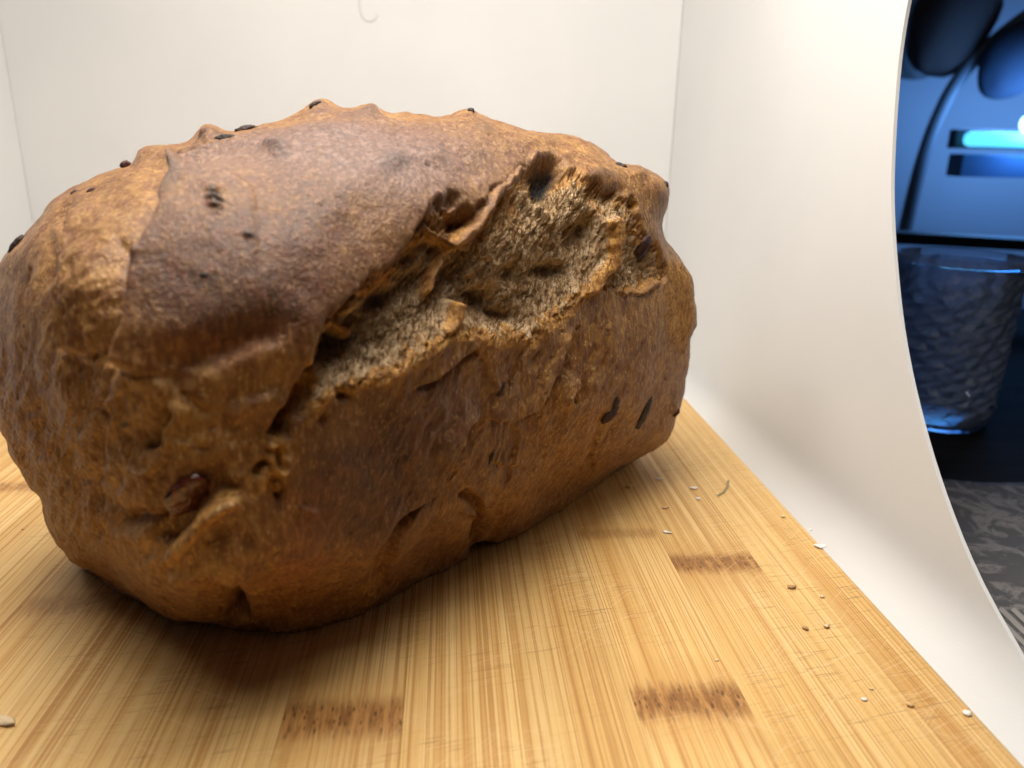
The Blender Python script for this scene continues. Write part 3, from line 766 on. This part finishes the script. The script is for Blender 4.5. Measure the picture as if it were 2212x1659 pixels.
at = me.attributes.new('flow', 'FLOAT_VECTOR', 'POINT'); at.data.foreach_set('vector', flow.astype(np.float32).ravel())
me.materials.append(BREAD)
loaf = empty('bread_loaf', LO)
tag(loaf, 'dark brown fruit bread loaf with a torn split side resting on the bamboo board', 'bread')
crust = bpy.data.objects.new('crust', me); COL.objects.link(crust); crust.parent = loaf
print('loaf mesh', time.time()-T0)

# ------------------------------------------------------------------ fibres of torn crumb
Pf = P[:-1]; Nf = vnormals(Pf, Q); Xf, Yf = proj(Pf)
rs = np.random.default_rng(8)
wgt = A_crumb[:-1]**1.5*vis*(face > .05)
wgt = np.where(A_char[:-1] > .4, 0, wgt)
def blades(n, pick, Lr, Wr, seed, up=.5):
    rs = np.random.default_rng(seed)
    idx = rs.choice(len(pick), n, p=pick/pick.sum())
    Lh = rs.uniform(*Lr, n)*rs.uniform(.4, 1, n); Wd = rs.uniform(*Wr, n)
    rd = rs.normal(size=(n, 3)); rd /= np.linalg.norm(rd, axis=1, keepdims=True)
    base = Pf[idx]-Nf[idx]*.03
    d0 = Nf[idx]*.45+rd*.40+np.array([0.12, 0, up]); d0 /= np.linalg.norm(d0, axis=1, keepdims=True)
    bend = rs.normal(size=(n, 3))*.5+np.array([0, 0, .25])
    side = np.cross(d0, rs.normal(size=(n, 3))); side /= np.linalg.norm(side, axis=1, keepdims=True)
    Vv = []; K = 4
    for k in range(K):
        t = k/(K-1); c = base + d0*(Lh*t)[:, None] + bend*(Lh*t*t*.5)[:, None]; w = Wd*(1-t)**.7*.5+.002
        Vv += [c-side*w[:, None], c+side*w[:, None]]
    Vv = np.stack(Vv, 1)                      # n, 2K, 3
    f = np.array([(2*k, 2*k+1, 2*k+3, 2*k+2) for k in range(K-1)])
    fs = (np.arange(n)*2*K)[:, None, None]+f[None]
    hue = np.repeat(np.clip(1.1-A_crumb[idx]+rs.normal(0, .2, n), 0, 1), 2*K)
    return Vv.reshape(-1, 3), fs.reshape(-1, 4), hue
parts = [blades(16000, wgt, (.08, .28), (.010, .030), 1, 1.0), blades(420, wgt*(A_crumb[:-1] > .5)*(Xf < 1120), (.12, .30), (.03, .07), 2, .8),
         blades(5000, np.exp(-((A_crumb[:-1]-.35)/.12)**2)*vis*(face > .05)*(np.abs(Yf-700) < 320), (.04, .12), (.015, .035), 4)]
Vb = []; Fb = []; Hb = []; o_ = 0
for v_, f_, h_ in parts: Vb.append(v_); Fb.append(f_+o_); Hb.append(h_); o_ += len(v_)
Vb = np.concatenate(Vb); Fb = np.concatenate(Fb); Hb = np.concatenate(Hb)
fib = mesh_obj('crumb_fibre', Vb-LO, [tuple(int(i) for i in f) for f in Fb], FIBRE, loaf, True)
at = fib.data.attributes.new('hue', 'FLOAT', 'POINT'); at.data.foreach_set('value', Hb.astype(np.float32))
tag(fib, kind='stuff')

# ------------------------------------------------------------------ dried fruit
def surf(px, py, rad=4):
    k = np.where((np.abs(Xf-px) < rad) & (np.abs(Yf-py) < rad) & (face > -.1))[0]
    if not len(k): return surf(px, py, rad*2)
    dd = (Pf[k]-EYE) @ fwd; c = k[np.argmin(dd)]; k = k[dd < dd.min()+.4]
    n = Nf[k].mean(0); return Pf[k].mean(0), n/np.linalg.norm(n)
def fruit(name, px, py, a, b, c, ang, sink, seed, tone, wr=.8):
    """ellipsoid a x b (cm) lying on the skin, long axis turned by ang in the view"""
    p0, n = surf(px, py); e1 = RT*math.cos(ang)+UP*math.sin(ang); e1 -= n*(e1@n); e1 /= np.linalg.norm(e1); e2 = np.cross(n, e1)
    V = []; Fc = []; nu, nv = 20, 12
    for i in range(nv+1):
        for j in range(nu):
            ph = math.pi*i/nv; t = 2*math.pi*j/nu; V.append((math.sin(ph)*math.cos(t), math.sin(ph)*math.sin(t), math.cos(ph)))
    V = np.array(V); r = 1+wr*fbm(V, 1.7, 3, seed, .6, True)*.5; V = V*r[:, None]
    for i in range(nv):
        for j in range(nu):
            Fc.append((i*nu+j, (i+1)*nu+j, (i+1)*nu+(j+1) % nu, i*nu+(j+1) % nu))
    Wp = p0 - n*sink + V[:, :1]*a*e1 + V[:, 1:2]*b*e2 + V[:, 2:3]*c*n
    cen = Wp.mean(0)
    o = mesh_obj(name, Wp-cen, Fc, RAISIN, loaf, True); o.location = (cen-LO)*CM; o['tone'] = tone
    return o
fruits = [(1392,892,.60,.26,.12,1.62,.04,1,.0),(1319,896,.36,.20,.14,.2,.05,2,.35),(1330,872,.22,.14,.12,1.2,.05,3,.2),(1060,986,.22,.07,.08,1.25,.03,4,.1),(1081,846,.22,.08,.08,1.1,.05,5,.0),
          (1462,892,.18,.12,.12,1.3,.05,6,.2),(525,273,.28,.12,.08,.05,-.02,7,.15),(488,298,.24,.08,.08,.1,.0,8,.0),(1386,540,.50,.28,.18,-1.1,.02,9,.45),(36,526,.28,.12,.09,.7,-.0,10,.1),
          (441,592,.08,.06,.05,0,.03,13,.1),(268,353,.12,.05,.09,.8,-.05,14,.6),
          (197,411,.10,.05,.05,.5,.0,15,.4),(160,417,.09,.04,.04,.7,.0,16,.2),(681,227,.16,.07,.07,.6,.0,17,.0),(1343,356,.20,.12,.1,.4,.04,19,.0),(1440,398,.1,.07,.07,-.8,.0,20,.1),(1018,239,.09,.08,.08,0,.0,21,.0)]
for f in fruits: fruit('raisin', *f)
cr = fruit('cranberry', 412, 1074, .50, .36, .13, 1.3, .07, 30, 1.0, 1.0)
mc = Mat('cranberry'); n = mc.noise(mc.obj(), 260, 3, .6, .5)
mc.set(Base_Color=mc.mix(mc.mapr(n, .35, .65), (.07, .010, .005), (.17, .035, .010)), Roughness=.2, Normal=mc.bump(n, .9, .002)); mc.b.inputs['Coat Weight'].default_value = .6
cr.data.materials[0] = mc.m; cr['label'] = 'wet glossy red cranberry showing through the crust'
print('loaf parts', time.time()-T0)

# ------------------------------------------------------------------ crumbs on the board
FL = {c: mat_simple('flake_'+c, v_, .6) for c, v_ in (('white', (.88, .84, .76)), ('tan', (.66, .42, .19)), ('brown', (.42, .25, .10)), ('cream', (.72, .55, .33)))}
crumbs = [(1423,1036,.26,.09,0,'white','pale sliver of crumb closest to the far end of the loaf'),(1497,1056,.30,.10,.1,'white','long white flake, the right of two near the far end of the loaf'),
 (1360,1052,.30,.12,.5,'tan','tan curled flake with dark underside beside the shadow of the loaf'),(1508,1079,.20,.10,-1.0,'white','short pale flake just below the long white flake'),
 (1437,1098,.28,.08,.4,'tan','thin tan flake in the middle of the scattered crumbs'),(1441,1151,.28,.08,-.4,'white','thin white sliver above the faint brown stain of the board'),
 (1770,1182,.38,.16,-.05,'white','largest white crumb lying against the right edge of the board'),(1692,1117,.14,.10,.6,'cream','small cream speck near the right board edge, farther than the largest white crumb'),
 (1751,1146,.10,.07,.6,'white','tiny white speck just above the largest white crumb'),(1710,1270,.24,.12,-.1,'brown','brown flake of crust right of the upper dark growth ring'),
 (1775,1290,.12,.08,.1,'cream','small cream chip right of the brown flake'),(1739,1359,.16,.09,-.9,'brown','brown chip paired with a cream chip on the right of the board'),
 (1785,1355,.13,.11,-.7,'cream','cream chip beside the brown chip on the right of the board'),(1867,1512,.14,.07,-.3,'white','short white crumb above the lower right corner, left of a tan one'),
 (1965,1525,.16,.10,-.2,'tan','tan crumb between two whiter ones near the lower right corner'),(2088,1543,.17,.12,-.1,'white','round white crumb nearest the lower right corner of the board'),
 (1882,1489,.09,.05,-.4,'cream','tiny cream speck above the short white crumb'),(12,1560,.46,.20,-.35,'cream','large ragged cream crumb at the lower left of the board'),
 (50,1143,.10,.06,0,'tan','tiny orange speck left of the loaf on the board'),(1549,1427,.10,.04,.1,'cream','tiny pale fleck above the large dark growth ring')]
for k, (px, py, L_, Wd, ang, c, lab) in enumerate(crumbs):
    g = ground(px, py); nu, nv = 12, 6; V = []; Fc = []
    for i in range(nv+1):
        for j in range(nu):
            ph = math.pi*i/nv; t = 2*math.pi*j/nu; V.append((math.sin(ph)*math.cos(t), math.sin(ph)*math.sin(t), math.cos(ph)))
    V = np.array(V); V *= (1+1.0*fbm(V, 1.8, 3, 200+k))[:, None]
    V[:, 2] = V[:, 2]*.6 + .5*(V[:, 0]**2)*(.6 if L_ > .2 else .2)
    ca_, sa_ = math.cos(ang), math.sin(ang); x = V[:, 0]*L_/2*1.1; y = V[:, 1]*Wd/2*1.5
    Wv = np.stack([x*ca_-y*sa_, (x*sa_+y*ca_), V[:, 2]*min(Wd, .12)*.55], 1); Wv[:, 2] -= Wv[:, 2].min()-.004
    for i in range(nv):
        for j in range(nu): Fc.append((i*nu+j, (i+1)*nu+j, (i+1)*nu+(j+1) % nu, i*nu+(j+1) % nu))
    o = mesh_obj('bread_crumb', Wv, Fc, FL[c], None, True); o.location = (g*CM)
    tag(o, lab, 'crumb', 'crumbs scattered on the cutting board')
# grey curved hair-like thread near the far edge
V = []; Fc = []
tp = [(1573,1040),(1571,1052),(1563,1064),(1550,1072)]
for i, (px, py) in enumerate(tp):
    g = ground(px, py); g[2] = .02; t = ground(*tp[min(i+1, 3)])-ground(*tp[max(i-1, 0)]); t /= np.linalg.norm(t); s = np.cross(t, (0, 0, 1))
    for w, h_ in ((-.05, 0), (0, .06), (.05, 0)): V.append(g+s*w+np.array([0, 0, h_]))
    if i: a = 3*(i-1); Fc += [(a, a+1, a+4, a+3), (a+1, a+2, a+5, a+4)]
g0 = V[0].copy(); o = mesh_obj('thread', [v_-g0 for v_ in V], Fc, mat_simple('thread_grey', (.30, .24, .13), .7), None, True); o.location = g0*CM
tag(o, 'short curved greyish thread lying near the far right of the board', 'thread')

# ------------------------------------------------------------------ the dim room beyond
m = Mat('jacquard'); v = m.obj()
nz = m.noise(v, 70, 4, .6, 1.8); wv = m.noise(v, 700, 2)
pat = m.math('MULTIPLY', m.mapr(nz, .44, .58), m.mapr(wv, .3, .6, .5, 1))
m.set(Base_Color=m.mix(pat, (.11, .105, .105), (.27, .25, .24)), Roughness=.85, Normal=m.bump(m.math('ADD', wv, pat), .5, .0006))
JQ = m.m
# woven placemat with a raised pattern and a ribbed border near the camera
nx_, ny_ = 60, 50; V = []; Fc = []
c0 = ground(2230, 1040, TZ); yA, yB = 8.0, c0[1]
for i in range(nx_+1):
    for j in range(ny_+1):
        x = 12.0+i/nx_*34; y = yA+(yB-yA)*j/ny_ - .06*(x-12)
        V.append((x, y, TZ+.25+.06*math.sin(x*1.1+y*.7)))
for i in range(nx_):
    for j in range(ny_): a = i*(ny_+1)+j; Fc.append((a, a+ny_+1, a+ny_+2, a+1))
pm = empty('tablecloth', (29, 20, TZ)); tag(pm, 'grey woven cloth with a scroll pattern on the dark table right of the light box', 'tablecloth')
po = np.array([29, 20, TZ])
o = mesh_obj('cloth', [np.array(v_)-po for v_ in V], Fc, JQ, pm, True)
sm = o.modifiers.new('thick', 'SOLIDIFY'); sm.thickness = .002; sm.offset = -1
RIB = mat_simple('rib_yarn', (.34, .32, .30), .85)
rib_me = None
yr1 = ground(2180, 1330, TZ)[1]
for k in range(34):
    x = 16.2+k*.42
    if rib_me is None:
        yv = np.linspace(-5.5, 0, 10); V = []; Fc = []
        for i, y in enumerate(yv):
            for w, h_ in ((-.11, 0), (-.05, .09), (.05, .09), (.11, 0)): V.append((w, y, h_))
            if i:
                a = 4*(i-1); Fc += [(a, a+1, a+5, a+4), (a+1, a+2, a+6, a+5), (a+2, a+3, a+7, a+6)]
        o = mesh_obj('cloth_rib', V, Fc, RIB, pm, True); rib_me = o.data
    else:
        o = bpy.data.objects.new('cloth_rib', rib_me); COL.objects.link(o); o.parent = pm
    o.location = ((x-29)*CM, (yr1-20-.06*(x-16))*CM, .28*CM)

# clear ribbed plastic tub
gl = Mat('clear_plastic'); 
tr = gl.n('ShaderNodeBsdfTransparent'); tr.inputs[0].default_value = (.90, .94, 1, 1)
gs = gl.n('ShaderNodeBsdfGlossy'); gs.inputs['Roughness'].default_value = .07; gs.inputs[0].default_value = (.9, .95, 1, 1)
fr = gl.n('ShaderNodeFresnel'); fr.inputs[0].default_value = 1.6
mx = gl.n('ShaderNodeMixShader'); gl.l(gl.math('ADD', gl.math('MULTIPLY', fr.outputs[0], 1.3), .06, clamp=True), mx.inputs[0]); gl.l(tr.outputs[0], mx.inputs[1]); gl.l(gs.outputs[0], mx.inputs[2])
df = gl.n('ShaderNodeBsdfDiffuse'); df.inputs[0].default_value = (.6, .7, .85, 1); mz = gl.n('ShaderNodeMixShader'); mz.inputs[0].default_value = .24
gl.l(mx.outputs[0], mz.inputs[1]); gl.l(df.outputs[0], mz.inputs[2]); gl.nt.links.new(mz.outputs[0], gl.out.inputs[0])
b0 = ground(2062, 935, TZ); dist = np.linalg.norm(b0-EYE)
b0 = b0 + np.array([0, 2.6, 0])
rad = 108/F*dist*1.0
tub = empty('plastic_tumbler', (b0[0], b0[1], TZ+.02)); tag(tub, 'clear faceted plastic tumbler catching blue light on the table right of the light box', 'tumbler')
V = []; Fc = []; nu, nv = 36, 22; Ht = 300/F*dist*1.02
for s in (0, 1):
    for i in range(nv+1):
        t = i/nv; z = t*Ht; rr = rad*(.93+.07*t)
        if t < .08: rr *= .90+.10*(t/.08)**.5
        for j in range(nu):
            a = 2*math.pi*(j+.5*(i % 2))/nu; cut = .22*((i+j) % 3 == 0)*(.12 < t < .80) + (.10*math.sin(j*1.7+i*2.3) if .12 < t < .8 else 0) + (.12*(j % 3 == 0) if t >= .8 else 0)
            q = rr-cut-(.15 if s else 0); V.append((q*math.cos(a), q*math.sin(a), z+(.12 if s and i == 0 else 0)))
    o0 = s*(nv+1)*nu
    for i in range(nv):
        for j in range(nu):
            f = (o0+i*nu+j, o0+i*nu+(j+1) % nu, o0+(i+1)*nu+(j+1) % nu, o0+(i+1)*nu+j)
            for tri in ((f[0], f[1], f[2]), (f[0], f[2], f[3])): Fc.append(tri if not s else tri[::-1])
    Fc.append(tuple(o0+j for j in range(nu))[::-1])
mesh_obj('tumbler_wall', V, Fc, gl.m, tub, False)
V = []; Fc = []
for i, (r_, z_) in enumerate(((rad*1.0, Ht), (rad*1.05, Ht), (rad*1.05, Ht+.35), (rad*.98, Ht+.42))):
    for j in range(nu): a = 2*math.pi*j/nu; V.append((r_*math.cos(a), r_*math.sin(a), z_))
    if i:
        for j in range(nu): Fc.append(((i-1)*nu+j, (i-1)*nu+(j+1) % nu, i*nu+(j+1) % nu, i*nu+j))
mesh_obj('rim', V, Fc, gl.m, tub, False)

# cyan light bar with a shelf under it
LY = 88.0
em = Mat('cyan_glow'); em.set(Base_Color=(.1, .5, .9), Emission_Color=(.10, .62, 1.0)); em.b.inputs['Emission Strength'].default_value = 1.6
A_ = at_y(2085, 300, LY); B_ = at_y(2330, 300, LY)
barr = .016*LY*.55
bar = empty('light_bar', A_); tag(bar, 'glowing cyan light bar in the dark room at the right', 'light')
Lb = B_[0]-A_[0]; V = []; Fc = []
for i, x in enumerate((0, .15, .5, Lb-.5, Lb)):
    r_ = barr*(.4, .8, 1, 1, .5)[i]
    for j in range(16): a = 2*math.pi*j/16; V.append((x, r_*math.cos(a), r_*math.sin(a)))
    if i:
        for j in range(16): Fc.append(((i-1)*16+j, (i-1)*16+(j+1) % 16, i*16+(j+1) % 16, i*16+j))
Fc += [tuple(range(16))[::-1], tuple(range(64, 80))]
mesh_obj('tube', V, Fc, em.m, bar, True)
box('housing', -.6, Lb+.6, barr*1.05, barr*1.05+1.5, -barr*1.3, barr*1.3, mat_simple('housing', (.03, .05, .08), .4), bar, .1)
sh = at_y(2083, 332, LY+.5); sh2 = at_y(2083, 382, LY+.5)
sm_ = mat_simple('shelf_reflection', (.10, .22, .42), .28)  # the bar's dim reflection is put into this blue base colour
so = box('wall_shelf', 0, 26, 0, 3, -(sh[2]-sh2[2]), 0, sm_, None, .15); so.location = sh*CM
tag(so, 'shelf front coloured with the blue reflection of the cyan light bar above it', 'shelf')
q = at_y(2222, 268, LY-1); V = []; Fc = []
em2 = Mat('white_glow'); em2.set(Base_Color=(.6, .9, 1), Emission_Color=(.55, .9, 1.0)); em2.b.inputs['Emission Strength'].default_value = 3
for i in range(9):
    for j in range(16): a = 2*math.pi*j/16; ph = math.pi*i/8; V.append((.85*math.sin(ph)*math.cos(a), .85*math.sin(ph)*math.sin(a), 1.0*math.cos(ph)))
for i in range(8):
    for j in range(16): Fc.append((i*16+j, (i+1)*16+j, (i+1)*16+(j+1) % 16, i*16+(j+1) % 16))
o = mesh_obj('lamp_bulb', V, Fc, em2.m, None, True); o.location = q*CM; tag(o, 'small bright bulb at the right edge above the cyan light bar', 'lamp')
# dark counter edge behind the tumbler
c_ = at_y(1900, 500, 70); d_ = at_y(2400, 528, 70)
co = box('counter_edge', 0, 60, 0, 3.0, -1.0, 0, mat_simple('counter_dark', (.015, .02, .03), .4), None, .1); co.location = c_*CM; co.rotation_euler = (0, math.atan2(c_[2]-d_[2], d_[0]-c_[0]), 0)
tag(co, 'dark counter edge crossing behind the clear tumbler', 'counter')
# hanging dark rounded things and a curved hose at the top right
DK = mat_simple('dark_cloth', (.10, .075, .07), .9); DB = mat_simple('dark_blue_cloth', (.05, .08, .13), .9)
def lump(name, px, py, yy, rx, rz, mat, lab, cat, seed, rot=0):
    c = at_y(px, py, yy); k = yy/F; V = []; Fc = []
    for i in range(17):
        for j in range(28): a = 2*math.pi*j/28; ph = math.pi*i/16; V.append((math.sin(ph)*math.cos(a), math.sin(ph)*math.sin(a), math.cos(ph)))
    V = np.array(V); V *= (1+.12*fbm(V, 1.2, 2, seed))[:, None]
    V = V*np.array([rx*k, min(rx, rz)*k*.7, rz*k])
    for i in range(16):
        for j in range(28): Fc.append((i*28+j, (i+1)*28+j, (i+1)*28+(j+1) % 28, i*28+(j+1) % 28))
    o = mesh_obj(name, V, Fc, mat, None, True); o.location = c*CM; o.rotation_euler = (0, rot, 0); tag(o, lab, cat)
lump('hanging_bag', 2060, 40, 100, 80, 110, DK, 'dark brown rounded bag hanging at the top right', 'bag', 301, .3)
lump('hanging_bag', 1975, 60, 112, 70, 100, mat_simple('grey_cloth', (.16, .17, .18), .8), 'grey rounded bag hanging behind the brown one', 'bag', 302, -.2)
lump('hanging_bag', 2190, 130, 96, 62, 78, DB, 'dark blue oval bag above the cyan light bar', 'bag', 303, .5)
pts = [at_y(px, py, 98) for px, py in ((2240, 20), (2180, 60), (2100, 130), (2050, 200), (2010, 290), (1985, 370), (1965, 450), (1950, 520))]
pv = np.array(pts); tq = np.linspace(0, len(pts)-1, 40); pc = np.stack([np.interp(tq, range(len(pts)), pv[:, c]) for c in range(3)], 1)
for _ in range(6): pc[1:-1] = (pc[:-2]+pc[1:-1]*2+pc[2:])/4
V = []; Fc = []; t_ = np.gradient(pc, axis=0)
for i in range(40):
    t = t_[i]/np.linalg.norm(t_[i]); s1 = np.cross(t, (0, 1, 0)); s1 /= np.linalg.norm(s1); s2 = np.cross(t, s1)
    for j in range(12): a = 2*math.pi*j/12; V.append(pc[i]+.8*(s1*math.cos(a)+s2*math.sin(a))-pc[0])
    if i:
        for j in range(12): Fc.append(((i-1)*12+j, (i-1)*12+(j+1) % 12, i*12+(j+1) % 12, i*12+j))
o = mesh_obj('hose', V, Fc, mat_simple('hose_grey', (.22, .27, .32), .5), None, True); o.location = pc[0]*CM
tag(o, 'thick pale grey hose curving down beside the light box', 'hose')
print('done', time.time()-T0)
